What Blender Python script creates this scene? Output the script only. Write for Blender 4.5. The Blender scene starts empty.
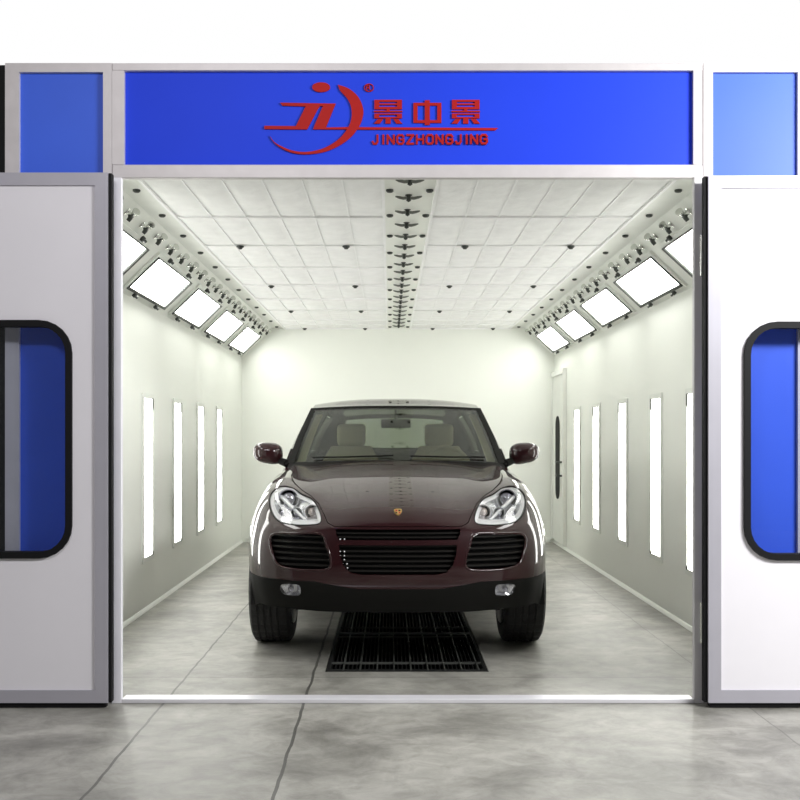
import bpy, bmesh, math, random
from mathutils import Vector, Matrix
from mathutils.bvhtree import BVHTree
random.seed(3)
C = bpy.context.scene.collection
PI = math.pi
F = 943.0; VX = 390.0; VY = 437.0; CZ = 1.317
def W(px, py, d):                      # photo measurement -> place in the world at depth d
    return Vector(((px-VX)*d/F, d, CZ-(py-VY)*d/F))

# ---------------------------------------------------------------- materials
MATS = {}
def mat(name, col, rough=.5, metal=0., coat=0., emit=None, es=0., noise=None, bump=None, spec=.5):
    if name in MATS: return MATS[name]
    m = bpy.data.materials.new(name); m.use_nodes = True
    nt = m.node_tree; b = nt.nodes['Principled BSDF']
    b.inputs['Base Color'].default_value = (*col, 1)
    b.inputs['Roughness'].default_value = rough
    b.inputs['Metallic'].default_value = metal
    b.inputs['Coat Weight'].default_value = coat
    b.inputs['Coat Roughness'].default_value = .03
    b.inputs['Specular IOR Level'].default_value = spec
    if emit:
        b.inputs['Emission Color'].default_value = (*emit, 1); b.inputs['Emission Strength'].default_value = es
    tc = nt.nodes.new('ShaderNodeTexCoord')
    sc, amt = noise if noise else (6., .03)
    n = nt.nodes.new('ShaderNodeTexNoise'); n.inputs['Scale'].default_value = sc; n.inputs['Detail'].default_value = 5
    nt.links.new(tc.outputs['Object'], n.inputs['Vector'])
    r = nt.nodes.new('ShaderNodeMapRange')
    r.inputs['From Min'].default_value = .3; r.inputs['From Max'].default_value = .7
    r.inputs['To Min'].default_value = 1-amt; r.inputs['To Max'].default_value = 1+amt
    nt.links.new(n.outputs['Fac'], r.inputs['Value'])
    mx = nt.nodes.new('ShaderNodeVectorMath'); mx.operation = 'SCALE'
    mx.inputs[0].default_value = col
    nt.links.new(r.outputs['Result'], mx.inputs['Scale'])
    nt.links.new(mx.outputs['Vector'], b.inputs['Base Color'])
    if bump:
        bs, bst = bump
        n2 = nt.nodes.new('ShaderNodeTexNoise'); n2.inputs['Scale'].default_value = bs; n2.inputs['Detail'].default_value = 4
        nt.links.new(tc.outputs['Object'], n2.inputs['Vector'])
        bp = nt.nodes.new('ShaderNodeBump'); bp.inputs['Strength'].default_value = bst; bp.inputs['Distance'].default_value = .01
        nt.links.new(n2.outputs['Fac'], bp.inputs['Height']); nt.links.new(bp.outputs['Normal'], b.inputs['Normal'])
    MATS[name] = m
    return m
def glass_mat(name, tint, base=.04, maxr=.6):
    m = bpy.data.materials.new(name); m.use_nodes = True; nt = m.node_tree; nt.nodes.clear()
    o = nt.nodes.new('ShaderNodeOutputMaterial'); mx = nt.nodes.new('ShaderNodeMixShader')
    t = nt.nodes.new('ShaderNodeBsdfTransparent'); t.inputs['Color'].default_value = (*tint, 1)
    g = nt.nodes.new('ShaderNodeBsdfGlossy'); g.inputs['Roughness'].default_value = .02
    f = nt.nodes.new('ShaderNodeFresnel'); f.inputs['IOR'].default_value = 1.5
    # the mix follows the angle of incidence only, the same for every kind of ray and from both faces
    geo = nt.nodes.new('ShaderNodeNewGeometry')
    dot = nt.nodes.new('ShaderNodeVectorMath'); dot.operation = 'DOT_PRODUCT'
    nt.links.new(geo.outputs['Normal'], dot.inputs[0]); nt.links.new(geo.outputs['Incoming'], dot.inputs[1])
    ab = nt.nodes.new('ShaderNodeMath'); ab.operation = 'ABSOLUTE'; nt.links.new(dot.outputs['Value'], ab.inputs[0])
    om = nt.nodes.new('ShaderNodeMath'); om.operation = 'SUBTRACT'; om.inputs[0].default_value = 1; nt.links.new(ab.outputs[0], om.inputs[1])
    pw = nt.nodes.new('ShaderNodeMath'); pw.operation = 'POWER'; pw.inputs[1].default_value = 4; nt.links.new(om.outputs[0], pw.inputs[0])
    ma = nt.nodes.new('ShaderNodeMath'); ma.operation = 'MULTIPLY_ADD'; ma.inputs[1].default_value = maxr; ma.inputs[2].default_value = base
    nt.links.new(pw.outputs[0], ma.inputs[0])
    nt.nodes.remove(f)
    nt.links.new(ma.outputs[0], mx.inputs[0]); nt.links.new(t.outputs[0], mx.inputs[1]); nt.links.new(g.outputs[0], mx.inputs[2])
    nt.links.new(mx.outputs[0], o.inputs['Surface'])
    MATS[name] = m; return m

M_blue   = mat('blue_panel', (.045, .13, .76), .5, noise=(2, .05), spec=.4)
M_signb  = mat('sign_blue', (.018, .060, .76), .5, noise=(2, .03), spec=.15)
M_red    = mat('sign_red', (.42, .014, .012), .5, spec=.15)
M_alu    = mat('aluminium_frame', (.62, .59, .59), .42, .15, noise=(12, .04))
M_leaf   = mat('door_frame_grey', (.46, .45, .50), .45, .2)
M_post   = mat('post_white', (.88, .87, .92), .4)
M_dkpost = mat('post_grey', (.66, .65, .66), .45, .1)
M_white  = mat('door_white', (.84, .82, .86), .5, noise=(3, .015))
M_wall   = mat('booth_wall', (.85, .87, .81), .28, noise=(1.2, .015))
M_panel  = mat('booth_panel', (.80, .82, .77), .35)
M_cloth  = mat('filter_cloth', (.91, .915, .905), .9, noise=(9, .04), bump=(14, .6))
M_rib    = mat('filter_rib', (.95, .955, .95), .5)
M_black  = mat('black_rubber', (.008, .008, .009), .6, spec=.2)
M_dark   = mat('dark_steel', (.05, .055, .05), .4, .4)
M_knob   = mat('dark_knob', (.03, .035, .03), .4)
M_horn   = mat('nozzle_chrome', (.22, .23, .21), .3, .8)
M_chrome = mat('satin_chrome', (.72, .73, .70), .22, 1.)
M_lampc  = mat('lamp_glass_lit', (.9, .9, .88), .4, emit=(1, 1, .965), es=10)
M_lampw  = mat('wall_lamp_lit', (.9, .9, .88), .4, emit=(1, 1, .96), es=9)
M_sill   = mat('threshold_metal', (.86, .85, .90), .3, .3)
M_grate  = mat('grate_steel', (.018, .019, .018), .5, .3)
M_pit    = mat('pit_black', (.008, .008, .008), .9)
M_blocker   = mat('blocker_grey', (.10, .10, .10), .8)
M_doorgl = glass_mat('door_glass', (.92, .94, .98), .06, .5)

def floor_material():
    m = bpy.data.materials.new('concrete'); m.use_nodes = True; nt = m.node_tree; b = nt.nodes['Principled BSDF']
    tc = nt.nodes.new('ShaderNodeTexCoord')
    mp = nt.nodes.new('ShaderNodeMapping'); mp.inputs['Scale'].default_value = (1, 1.3, 1)
    nt.links.new(tc.outputs['Object'], mp.inputs['Vector'])
    def noise(scale, det, rough=.6):
        n = nt.nodes.new('ShaderNodeTexNoise'); n.inputs['Scale'].default_value = scale; n.inputs['Detail'].default_value = det
        n.inputs['Roughness'].default_value = rough; n.inputs['Distortion'].default_value = .6
        nt.links.new(mp.outputs[0], n.inputs['Vector']); return n
    n1 = noise(1.6, 8, .65); n2 = noise(7, 8, .7)
    r1 = nt.nodes.new('ShaderNodeValToRGB'); r1.color_ramp.elements[0].position = .34; r1.color_ramp.elements[1].position = .62
    r1.color_ramp.elements[0].color = (.20, .195, .175, 1); r1.color_ramp.elements[1].color = (.42, .41, .375, 1)
    nt.links.new(n1.outputs['Fac'], r1.inputs[0])
    r2 = nt.nodes.new('ShaderNodeValToRGB'); r2.color_ramp.elements[0].position = .33; r2.color_ramp.elements[1].position = .6
    r2.color_ramp.elements[0].color = (.62, .62, .60, 1); r2.color_ramp.elements[1].color = (1, 1, 1, 1)
    nt.links.new(n2.outputs['Fac'], r2.inputs[0])
    mm = nt.nodes.new('ShaderNodeMixRGB'); mm.blend_type = 'MULTIPLY'; mm.inputs[0].default_value = .8
    nt.links.new(r1.outputs[0], mm.inputs[1]); nt.links.new(r2.outputs[0], mm.inputs[2])
    # saw-cut joints: lines at fixed places of the slab
    sep = nt.nodes.new('ShaderNodeSeparateXYZ'); nt.links.new(tc.outputs['Object'], sep.inputs[0])
    wob = nt.nodes.new('ShaderNodeTexNoise'); wob.inputs['Scale'].default_value = 5; nt.links.new(tc.outputs['Object'], wob.inputs['Vector'])
    last = mm.outputs[0]
    for ax, pos, wid, dk in (('X', -1.12, .006, .25), ('X', -.425, .007, .15), ('Y', 5.17, .006, .5), ('Y', 7.1, .006, .45), ('X', 1.75, .004, .6), ('Y', 9.2, .006, .5)):
        a = nt.nodes.new('ShaderNodeMath'); a.operation = 'MULTIPLY_ADD'; a.inputs[1].default_value = .02; a.inputs[2].default_value = -pos-.01
        nt.links.new(wob.outputs['Fac'], a.inputs[0])
        s = nt.nodes.new('ShaderNodeMath'); s.operation = 'ADD'; nt.links.new(sep.outputs[ax], s.inputs[0]); nt.links.new(a.outputs[0], s.inputs[1])
        ab = nt.nodes.new('ShaderNodeMath'); ab.operation = 'ABSOLUTE'; nt.links.new(s.outputs[0], ab.inputs[0])
        lt = nt.nodes.new('ShaderNodeMath'); lt.operation = 'LESS_THAN'; lt.inputs[1].default_value = wid; nt.links.new(ab.outputs[0], lt.inputs[0])
        mk = nt.nodes.new('ShaderNodeMath'); mk.operation = 'MULTIPLY'; mk.inputs[1].default_value = 1-dk; nt.links.new(lt.outputs[0], mk.inputs[0])
        mj = nt.nodes.new('ShaderNodeMixRGB'); nt.links.new(mk.outputs[0], mj.inputs[0]); nt.links.new(last, mj.inputs[1]); mj.inputs[2].default_value = (.05, .05, .045, 1)
        last = mj.outputs[0]
    nt.links.new(last, b.inputs['Base Color'])
    rr = nt.nodes.new('ShaderNodeMapRange'); rr.inputs['To Min'].default_value = .28; rr.inputs['To Max'].default_value = .62
    nt.links.new(n1.outputs['Fac'], rr.inputs['Value']); nt.links.new(rr.outputs[0], b.inputs['Roughness'])
    bp = nt.nodes.new('ShaderNodeBump'); bp.inputs['Strength'].default_value = .15; bp.inputs['Distance'].default_value = .005
    nt.links.new(n2.outputs['Fac'], bp.inputs['Height']); nt.links.new(bp.outputs[0], b.inputs['Normal'])
    return m
M_floor = floor_material()

# ---------------------------------------------------------------- mesh helpers
class MB:
    def __init__(s): s.bm = bmesh.new()
    def box(s, x0, x1, y0, y1, z0, z1, bev=0):
        vs = [s.bm.verts.new(p) for p in ((x0,y0,z0),(x1,y0,z0),(x1,y1,z0),(x0,y1,z0),(x0,y0,z1),(x1,y0,z1),(x1,y1,z1),(x0,y1,z1))]
        fs = [s.bm.faces.new([vs[i] for i in f]) for f in ((0,3,2,1),(4,5,6,7),(0,1,5,4),(1,2,6,5),(2,3,7,6),(3,0,4,7))]
        if bev:
            es = list({e for f in fs for e in f.edges})
            bmesh.ops.bevel(s.bm, geom=es, offset=bev, segments=2, affect='EDGES', profile=.5)
        return s
    def hexa(s, a, b):                 # two quads a[4], b[4] joined
        va = [s.bm.verts.new(p) for p in a]; vb = [s.bm.verts.new(p) for p in b]
        s.bm.faces.new(va[::-1]); s.bm.faces.new(vb)
        n = len(va)
        for i in range(n): s.bm.faces.new((va[i], va[(i+1) % n], vb[(i+1) % n], vb[i]))
        return s
    def prism(s, pts, off):            # pts: 3-D outline, off: extrusion vector
        off = Vector(off); return s.hexa([Vector(p) for p in pts], [Vector(p)+off for p in pts])
    def tube(s, path, r, n=8, cap=True):
        path = [Vector(p) for p in path]; rs = r if isinstance(r, (list, tuple)) else [r]*len(path)
        rings = []; ref = None
        for i, p in enumerate(path):
            t = (path[min(i+1, len(path)-1)]-path[max(i-1, 0)]).normalized()
            if ref is None: ref = t.orthogonal().normalized()
            u = (ref-t*ref.dot(t)).normalized(); ref = u; v = t.cross(u)
            rings.append([s.bm.verts.new(p+(u*math.cos(2*PI*k/n)+v*math.sin(2*PI*k/n))*rs[i]) for k in range(n)])
        for a, b in zip(rings, rings[1:]):
            for k in range(n): s.bm.faces.new((a[k], a[(k+1) % n], b[(k+1) % n], b[k]))
        if cap: s.bm.faces.new(rings[0][::-1]); s.bm.faces.new(rings[-1])
        return s
    def loop_tube(s, path, r, n=6):
        path = [Vector(p) for p in path]; N = len(path); rings = []
        nrm = sum(((path[i]-path[0]).cross(path[(i+1) % N]-path[0]) for i in range(N)), Vector()).normalized()
        for i, p in enumerate(path):
            t = (path[(i+1) % N]-path[i-1]).normalized(); u = t.cross(nrm).normalized(); v = t.cross(u)
            rings.append([s.bm.verts.new(p+(u*math.cos(2*PI*k/n)+v*math.sin(2*PI*k/n))*r) for k in range(n)])
        for i in range(N):
            a, b = rings[i], rings[(i+1) % N]
            for k in range(n): s.bm.faces.new((a[k], a[(k+1) % n], b[(k+1) % n], b[k]))
        return s
    def lathe(s, prof, centre, axis, n=16):   # prof: (radius, along)
        axis = Vector(axis).normalized(); u = axis.orthogonal().normalized(); v = axis.cross(u); c = Vector(centre)
        rings = [[s.bm.verts.new(c+axis*h+(u*math.cos(2*PI*k/n)+v*math.sin(2*PI*k/n))*max(r, 1e-4)) for k in range(n)] for r, h in prof]
        for a, b in zip(rings, rings[1:]):
            for k in range(n): s.bm.faces.new((a[k], a[(k+1) % n], b[(k+1) % n], b[k]))
        s.bm.faces.new(rings[0][::-1]); s.bm.faces.new(rings[-1]); return s
    def ring(s, outer, inner, off):    # flat frame between two outlines of equal count, extruded by off
        off = Vector(off); o = [Vector(p) for p in outer]; i_ = [Vector(p) for p in inner]; n = len(o)
        vs = [[s.bm.verts.new(p) for p in L] for L in (o, i_, [p+off for p in i_], [p+off for p in o])]
        for k in range(n):
            for a in range(4):
                A, B = vs[a], vs[(a+1) % 4]; s.bm.faces.new((A[k], A[(k+1) % n], B[(k+1) % n], B[k]))
        return s
    def surf(s, fn, us, vs_, thick=0):
        g = [[s.bm.verts.new(fn(u, v)) for v in vs_] for u in us]
        for a, b in zip(g, g[1:]):
            for k in range(len(vs_)-1): s.bm.faces.new((a[k], b[k], b[k+1], a[k+1]))
        return s
    def mesh(s, name='m'):
        bmesh.ops.recalc_face_normals(s.bm, faces=s.bm.faces[:])
        me = bpy.data.meshes.new(name); s.bm.to_mesh(me); s.bm.free(); return me
    def build(s, name, m, parent=None, smooth=None):
        return link(s.mesh(name), name, m, parent, smooth)
def smooth_mesh(me, ang=35):
    me.shade_smooth(); me.set_sharp_from_angle(angle=math.radians(ang))
def link(me, name, m, parent=None, smooth=None):
    if smooth: smooth_mesh(me, smooth)
    o = bpy.data.objects.new(name, me); C.objects.link(o)
    if m:
        me.materials.clear(); me.materials.append(m)
        for p in me.polygons: p.material_index = 0
    if parent: o.parent = parent
    return o
def tag(o, label, cat, group=None, kind=None):
    o['label'] = label; o['category'] = cat
    if group: o['group'] = group
    if kind: o['kind'] = kind
    return o
def thing(name, loc, label, cat, group=None):
    o = bpy.data.objects.new(name, None); C.objects.link(o); o.location = loc; o.empty_display_size = .1
    return tag(o, label, cat, group)
def struct(name, mb, m, label=None, smooth=None):
    o = mb.build(name, m, None, smooth); o['kind'] = 'structure'
    if label: o['label'] = label
    return o
def dup(root, loc, label):
    r = root.copy(); C.objects.link(r); r.location = loc; r['label'] = label
    for ch in list(root.children):
        c = ch.copy(); C.objects.link(c); c.parent = r
        for g in ch.children:
            d = g.copy(); C.objects.link(d); d.parent = c
    return r
ORD = ['first','second','third','fourth','fifth','sixth','seventh','eighth','ninth','tenth','eleventh','twelfth','thirteenth','fourteenth','fifteenth','sixteenth','seventeenth','eighteenth','nineteenth','last']

# ---------------------------------------------------------------- booth dimensions
CX = .11; YF = 4.67; YB = 11.8; ZC = 2.68; SC = .145
HWs = {-1: 1.965, 1: 1.945}; ZTs = {-1: 2.315, 1: 2.335}; SXs = {-1: 1.585, 1: 1.57}; FXs = {-1: 1.43, 1: 1.39}   # plain wall side, personnel door side
def booth():
    # floor with a pit for the grates
    gx0, gx1, gy0, gy1 = CX-.475, CX+.445, 5.29, 9.35
    f = MB()
    f.box(-9, gx0, -4.2, 15, -.15, 0); f.box(gx1, 9, -4.2, 15, -.15, 0)
    f.box(gx0, gx1, -4.2, gy0, -.15, 0); f.box(gx0, gx1, gy1, 15, -.15, 0)
    struct('floor', f, M_floor)
    struct('trim_1', MB().box(gx0-.02, gx1+.02, gy0-.02, gy1+.02, -.62, -.6).box(gx0-.02, gx0, gy0, gy1, -.6, -.151).box(gx1, gx1+.02, gy0, gy1, -.6, -.151)
           .box(gx0, gx1, gy0-.02, gy0, -.6, -.151).box(gx0, gx1, gy1, gy1+.02, -.6, -.151), M_pit, 'black pit under the floor grates')
    wl, wr = CX-HWs[-1], CX+HWs[1]
    struct('wall_left', MB().box(wl-.08, wl, YF+.1, YB+.1, 0, ZTs[-1]+.02), M_wall)
    struct('wall_right', MB().box(wr, wr+.08, YF+.1, YB+.1, 0, ZTs[1]+.02), M_wall)
    struct('wall_back', MB().box(wl-.08, wr+.08, YB, YB+.08, 0, 3.1), M_wall)
    # slanted panels
    for sx, nm in ((-1, 'trim_2'), (1, 'trim_3')):
        a = [(CX+sx*HWs[sx], YF+.1, ZTs[sx]), (CX+sx*SXs[sx], YF+.1, ZC), (CX+sx*(SXs[sx]+.04), YF+.1, ZC+.05), (CX+sx*(HWs[sx]+.05), YF+.1, ZTs[sx]+.03)]
        struct(nm, MB().prism(a, (0, YB-YF-.1, 0)), M_panel, 'slanted white metal panel between wall and ceiling')
    struct('ceiling', MB().box(wl-.08, wr+.08, YF+.1, YB+.1, ZC+.06, ZC+.12), M_panel)
    # coving strips
    struct('baseboard_left', MB().prism([(wl, YF+.1, 0), (wl+.02, YF+.1, 0), (wl+.017, YF+.1, .008), (wl+.006, YF+.1, .024), (wl, YF+.1, .028)], (0, YB-YF-.1, 0)), M_wall)
    struct('baseboard_right', MB().prism([(wr, YF+.1, 0), (wr-.02, YF+.1, 0), (wr-.017, YF+.1, .008), (wr-.006, YF+.1, .024), (wr, YF+.1, .028)], (0, YB-YF-.1, 0)), M_wall)
    struct('baseboard_back', MB().box(wl+.05, wr-.05, YB-.03, YB, 0, .05, .008), M_panel)
    # panel seams on the back wall (standing cover strips)
    # bolt strips: flat metal strip next to the slanted panels, and centre strip
    def bolt_mb(x, y, z): return MB().lathe([(.021, 0), (.021, -.008), (.015, -.014), (.001, -.017)], (x, y, z), (0, 0, 1), 10)
    for sx, side in ((-1, 'the plain wall'), (1, 'the wall with the personnel door')):
        t = struct('trim_11' if sx < 0 else 'trim_12', MB().box(-(SXs[sx]-FXs[sx])/2, (SXs[sx]-FXs[sx])/2, .0, YB-YF-.1, 0, .02), M_panel, 'flat white ceiling strip with one row of dark bolts, '+('plain wall side' if sx < 0 else 'personnel door side')); t.location = (CX+sx*(SXs[sx]+FXs[sx])/2, YF+.1, ZC)
        w = (SXs[sx]-FXs[sx])/2
        MB().box(-sx*w-.008, -sx*w+.008, 0, YB-YF-.1, -.015, .02).build('edge_rail', M_rib, t)
        for k in range(12): bolt_mb(0, 5.2+.585*k-YF-.1, 0).build('bolt', M_knob, t)
    t = struct('trim_13', MB().box(-SC, SC, 0, YB-YF-.1, 0, .02), M_wall, 'white metal strip down the middle of the ceiling with two rows of dark bolts'); t.location = (CX-.001, YF+.1, ZC)
    for sx in (-1, 1):
        MB().box(sx*SC-.007, sx*SC+.007, 0, YB-YF-.1, -.012, .02).build('edge_rail', M_rib, t)
        for k in range(12): bolt_mb(sx*(SC-.035), 5.2+.585*k-YF-.1, 0).build('bolt', M_knob, t)
    # ceiling filters
    knobs = [4.97, 6.67, 8.42, 10.1, 11.72]
    edges = [YF+.1, 5.82, 7.55, 9.26, 10.95, YB]
    for sx, side in ((-1, 'on the plain wall side'), (1, 'on the personnel door side')):
        for k in range(5):
            y0, y1 = edges[k], edges[k+1]; L = y1-y0; w = FXs[sx]-SC-.015; x0 = SC+.007 if sx > 0 else -FXs[sx]+.008
            t = thing('ceiling_filter', (CX, y0, ZC), '%s quilted white ceiling filter panel from the doorway, %s' % (ORD[k], side), 'ceiling filter', 'ceiling filter panels')
            m = MB(); nx = 6; ny = 1 if k == 0 else 2; sub = 6
            def fz(x, y, x0=x0, w=w, L=L, nx=nx, ny=ny):
                a = abs(math.sin(PI*nx*(x-x0)/w)); b = abs(math.sin(PI*ny*y/L))
                return Vector((x, y, -.002-.014*(min(a, 1)**.5)*(min(b, 1)**.5)))
            m.surf(lambda u, v: fz(u, v), [x0+w*i/(nx*sub) for i in range(nx*sub+1)], [L*j/(ny*sub) for j in range(ny*sub+1)])
            m.build('filter_cloth', M_cloth, t, 60)
            r = MB()
            for i in range(nx+1):
                xx = x0+w*i/nx; r.box(xx-.004, xx+.004, 0, L, -.010, -.003)
            r.box(x0, x0+w, L-.016, L-.006, -.016, -.002)
            for j in range(ny+1):
                yy = L*j/ny; r.box(x0, x0+w, max(0, yy-.004), min(L, yy+.004), -.0135, -.003)
            r.build('grid', M_rib, t)
            for kx in ((.42, 1.17) if k else ()):
                kb = MB().lathe([(.026, -.012), (.028, -.018), (.018, -.026), (.012, -.034), (.001, -.036)], (sx*kx, knobs[k]-y0, 0), (0, 0, 1), 12)
                kb.build('knob', M_knob, t)
    # ceiling lamps on the slanted panels
    for sx, side in ((-1, 'over the plain wall'), (1, 'over the personnel door wall')):
        A = Vector((CX+sx*SXs[sx], 0, ZC)); B = Vector((CX+sx*HWs[sx], 0, ZTs[sx])); e = (B-A); Ln = e.length; e.normalize()
        nrm = Vector((-sx*(ZC-ZTs[sx]), 0, -(HWs[sx]-SXs[sx]))).normalized()      # faces the room
        first = None
        for k in range(5):
            y0 = 5.12+1.34*k
            org = A+e*(Ln*.60)+Vector((0, y0+.515, 0))
            lab = '%s square lit lamp from the doorway, %s' % (ORD[k], side)
            if first is None:
                first = thing('ceiling_lamp', org, lab, 'lamp', 'square ceiling lamps on the slanted panels')
                hw, hl = Ln*.27, .515
                def P(u, v, n): return e*u+Vector((0, v, 0))+nrm*n
                out = [P(-hw-.035, -hl-.035, .001), P(hw+.035, -hl-.035, .001), P(hw+.035, hl+.035, .001), P(-hw-.035, hl+.035, .001)]
                inn = [P(-hw, -hl, .001), P(hw, -hl, .001), P(hw, hl, .001), P(-hw, hl, .001)]
                MB().ring(out, inn, nrm*.018).build('frame', M_panel, first)
                q = lambda d, n: [P(-hw+d, -hl+d, n), P(hw-d, -hl+d, n), P(hw-d, hl-d, n), P(-hw+d, hl-d, n)]
                MB().ring([P(-hw-.006, -hl-.003, .018), P(hw+.018, -hl-.003, .018), P(hw+.018, hl+.034, .018), P(-hw-.006, hl+.034, .018)], q(.004, .018), nrm*.012).build('shadow_border', M_dark, first)  # dark border in place of shadow, wider along the far and lower edges
                MB().prism(q(.004, .004), nrm*.012).build('diffuser', M_lampc, first)
                for (u, v) in ((-hw-.035, -.3), (-hw-.035, .3), (hw+.03, -.3), (hw+.03, .3)):
                    MB().lathe([(.018, 0), (.018, .02), (.010, .025), (.010, .04), (.001, .042)], P(u, v, .018), nrm, 10).build('clip', M_knob, first)
            else: dup(first, org, lab)
    # air nozzles
    def side_nozzle(sx):
        A = Vector((CX+sx*SXs[sx], 0, ZC)); B = Vector((CX+sx*HWs[sx], 0, ZTs[sx])); e = (B-A).normalized()
        nrm = Vector((-sx*(ZC-ZTs[sx]), 0, -(HWs[sx]-SXs[sx]))).normalized(); return A+e*.075, e, nrm
    for sx, side in ((-1, 'over the plain wall'), (1, 'over the personnel door wall')):
        org, e, n = side_nozzle(sx); first = None
        for k in range(20):
            loc = org+Vector((0, 5.14+.338*k, 0)); lab = '%s air nozzle from the doorway, %s' % (ORD[k], side)
            if first is None:
                first = thing('air_nozzle', loc, lab, 'nozzle', 'air nozzles in the slanted row '+side)
                MB().lathe([(.026, 0), (.026, .005), (.018, .010), (.013, .02), (.012, .035)], (0, 0, 0), n, 14).build('base', M_chrome, first, 40)
                MB().tube([n*.03, n*.042+e*.012, n*.045+e*.034], [.015, .014, .012], 10).build('spout', M_knob, first, 40)
                MB().tube([n*.032+e*-.010, n*.045+e*-.026+Vector((0, -.012, 0)), n*.05+e*-.042+Vector((0, -.026, 0))], [.010, .018, .024], 12).build('horn', M_chrome, first, 40)
                MB().tube([n*.03+Vector((0, .015, 0)), n*.034+Vector((0, .035, 0)), n*.030+Vector((0, .05, 0))], [.008, .007, .006], 8).build('lever', M_knob, first, 40)
            else: dup(first, loc, lab)
    first = None
    for k in range(20):
        loc = Vector((CX-.005, 4.97+.342*k, ZC+.002)); lab = '%s twin-horn air nozzle from the doorway in the middle ceiling row' % ORD[k]
        if first is None:
            first = thing('ceiling_air_nozzle', loc, lab, 'nozzle', 'air nozzles along the middle of the ceiling')
            MB().lathe([(.020, 0), (.020, -.004), (.012, -.008), (.011, -.022), (.014, -.034), (.001, -.042)], (0, 0, 0), (0, 0, 1), 14).build('base', M_dark, first, 40)
            for s in (-1, 1):
                MB().tube([(s*.008, 0, -.018), (s*.03, 0, -.020), (s*.055, 0, -.015), (s*.075, 0, -.010)], [.009, .009, .008, .004], 10).build('horn', M_horn, first, 40)
        else: dup(first, loc, lab)
    # wall lamps
    for sx, side in ((-1, 'plain wall'), (1, 'wall with the personnel door')):
        first = None
        for k in range(5):
            loc = Vector((CX+sx*HWs[sx], ((6.22, 7.2, 8.2, 9.2, 10.2) if sx < 0 else (6.36, 7.26, 8.3, 9.36, 10.32))[k], .40)); lab = '%s tall narrow lit lamp from the doorway on the %s' % (ORD[k], side)
            if first is None:
                first = thing('wall_lamp', loc, lab, 'lamp', 'tall narrow lamps on the '+side)
                X = lambda n: -sx*n
                o4 = [(X(.001), -.165, -.03), (X(.001), .165, -.03), (X(.001), .165, 1.25), (X(.001), -.165, 1.25)]
                i4 = [(X(.001), -.125, .01), (X(.001), .125, .01), (X(.001), .125, 1.21), (X(.001), -.125, 1.21)]
                MB().ring(o4, i4, (X(.012), 0, 0)).build('frame', M_panel, first)
                xa, xb = sorted((X(.002), X(.009)))
                MB().box(xa, xb, -.123, .123, .012, 1.208).build('diffuser', M_lampw, first)
                xa, xb = sorted((X(.013), X(.019)))
                for (ya, yb, za, zb) in ((.10, .13, 1.13, 1.215), (.10, .13, .005, .03)):
                    MB().box(xa, xb, ya, yb, za, zb).build('clip', M_dark, first)
            else: dup(first, loc, lab)
    # small personnel door in the wall at the back
    wr = CX+HWs[1]
    t = MB().box(wr-.03, wr-.002, 11.02, 11.74, .06, 2.06, .004).build('door_1', M_panel); t['kind'] = 'structure'
    MB().box(wr-.045, wr-.002, 10.96, 11.02, .05, 2.12).box(wr-.045, wr-.002, 11.02, 11.78, 2.06, 2.12).box(wr-.045, wr-.002, 11.74, 11.78, .05, 2.06).build('door_frame', M_panel, t)
    def rrect(cx, cz, hw, hh, r, n=6):
        P = []
        for (sx, sz, a0) in ((1, 1, 0), (-1, 1, 90), (-1, -1, 180), (1, -1, 270)):
            for k in range(n+1):
                a = math.radians(a0+90*k/n); P.append((cx+sx*(hw-r)+r*math.cos(a), cz+sz*(hh-r)+r*math.sin(a)))
        return P
    pw = rrect(11.38, 1.07, .13, .50, .12)
    MB().prism([(wr-.031, y, z) for y, z in pw], (-.006, 0, 0)).build('door_window', M_pit, t)
    for z in (1.02, .86): MB().tube([(wr-.03, 11.10, z), (wr-.09, 11.10, z), (wr-.09, 11.18, z)], .012, 8).build('door_handle', M_dark, t, 40)

    # ------------------------------------------------ facade
    def X(px, d=YF): return (px-VX)*d/F
    def Z(py, d=YF): return CZ-(py-VY)*d/F
    y0, y1 = YF, YF+.1
    top = Z(63); ph = Z(70.5)
    t = thing('header_sign', (CX, YF, Z(178)), 'long blue header sign over the doorway with red emblem and lettering', 'sign')
    def at(o, root): o.parent = root; o.matrix_parent_inverse = Matrix.Translation(-Vector(root.location)); return o
    b = MB().box(X(124), X(693.5), y0+.022, y0+.05, Z(165), Z(70)); at(b.build('sign_panel', M_signb), t)
    fr = MB().box(X(112), X(702.8), y0, y0+.03, Z(178), Z(164.5), .004); fr.box(X(112), X(702.8), y0, y1, Z(70.5), Z(63), .003)
    fr.box(X(112), X(124), y0, y1, Z(164.5), Z(70.5)).box(X(693.5), X(702.5), y0, y1, Z(164.5), Z(70.5))
    at(fr.build('sign_frame', M_alu), t)
    # emblem
    ye = y0+.021
    def prism_px(pts, name, par, th=.006, sm=None):
        m = MB().prism([(X(a, ye), ye, Z(b_, ye)) for a, b_ in pts], (0, -th, 0)); o = m.build(name, M_red, None, sm); at(o, par); return o
    E = lambda pts: [(260+a*.15, 76+b_*.15) for a, b_ in pts]
    def cr(pts, closed=False, n=6):
        out = []; N = len(pts)
        for i in range(N if closed else N-1):
            p = [pts[(i+k) % N] if closed else pts[max(0, min(N-1, i+k))] for k in (-1, 0, 1, 2)]
            for q in range(n):
                s = q/n
                out.append(tuple(.5*((2*p[1][c])+(-p[0][c]+p[2][c])*s+(2*p[0][c]-5*p[1][c]+4*p[2][c]-p[3][c])*s*s+(-p[0][c]+3*p[1][c]-3*p[2][c]+p[3][c])*s**3) for c in range(len(pts[0]))))
        if not closed: out.append(tuple(pts[-1]))
        return out
    em = MB()
    def addp(m, pts, th=.006):
        m.prism([(X(a, ye), ye, Z(b_, ye)) for a, b_ in pts], (0, -th, 0))
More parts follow.
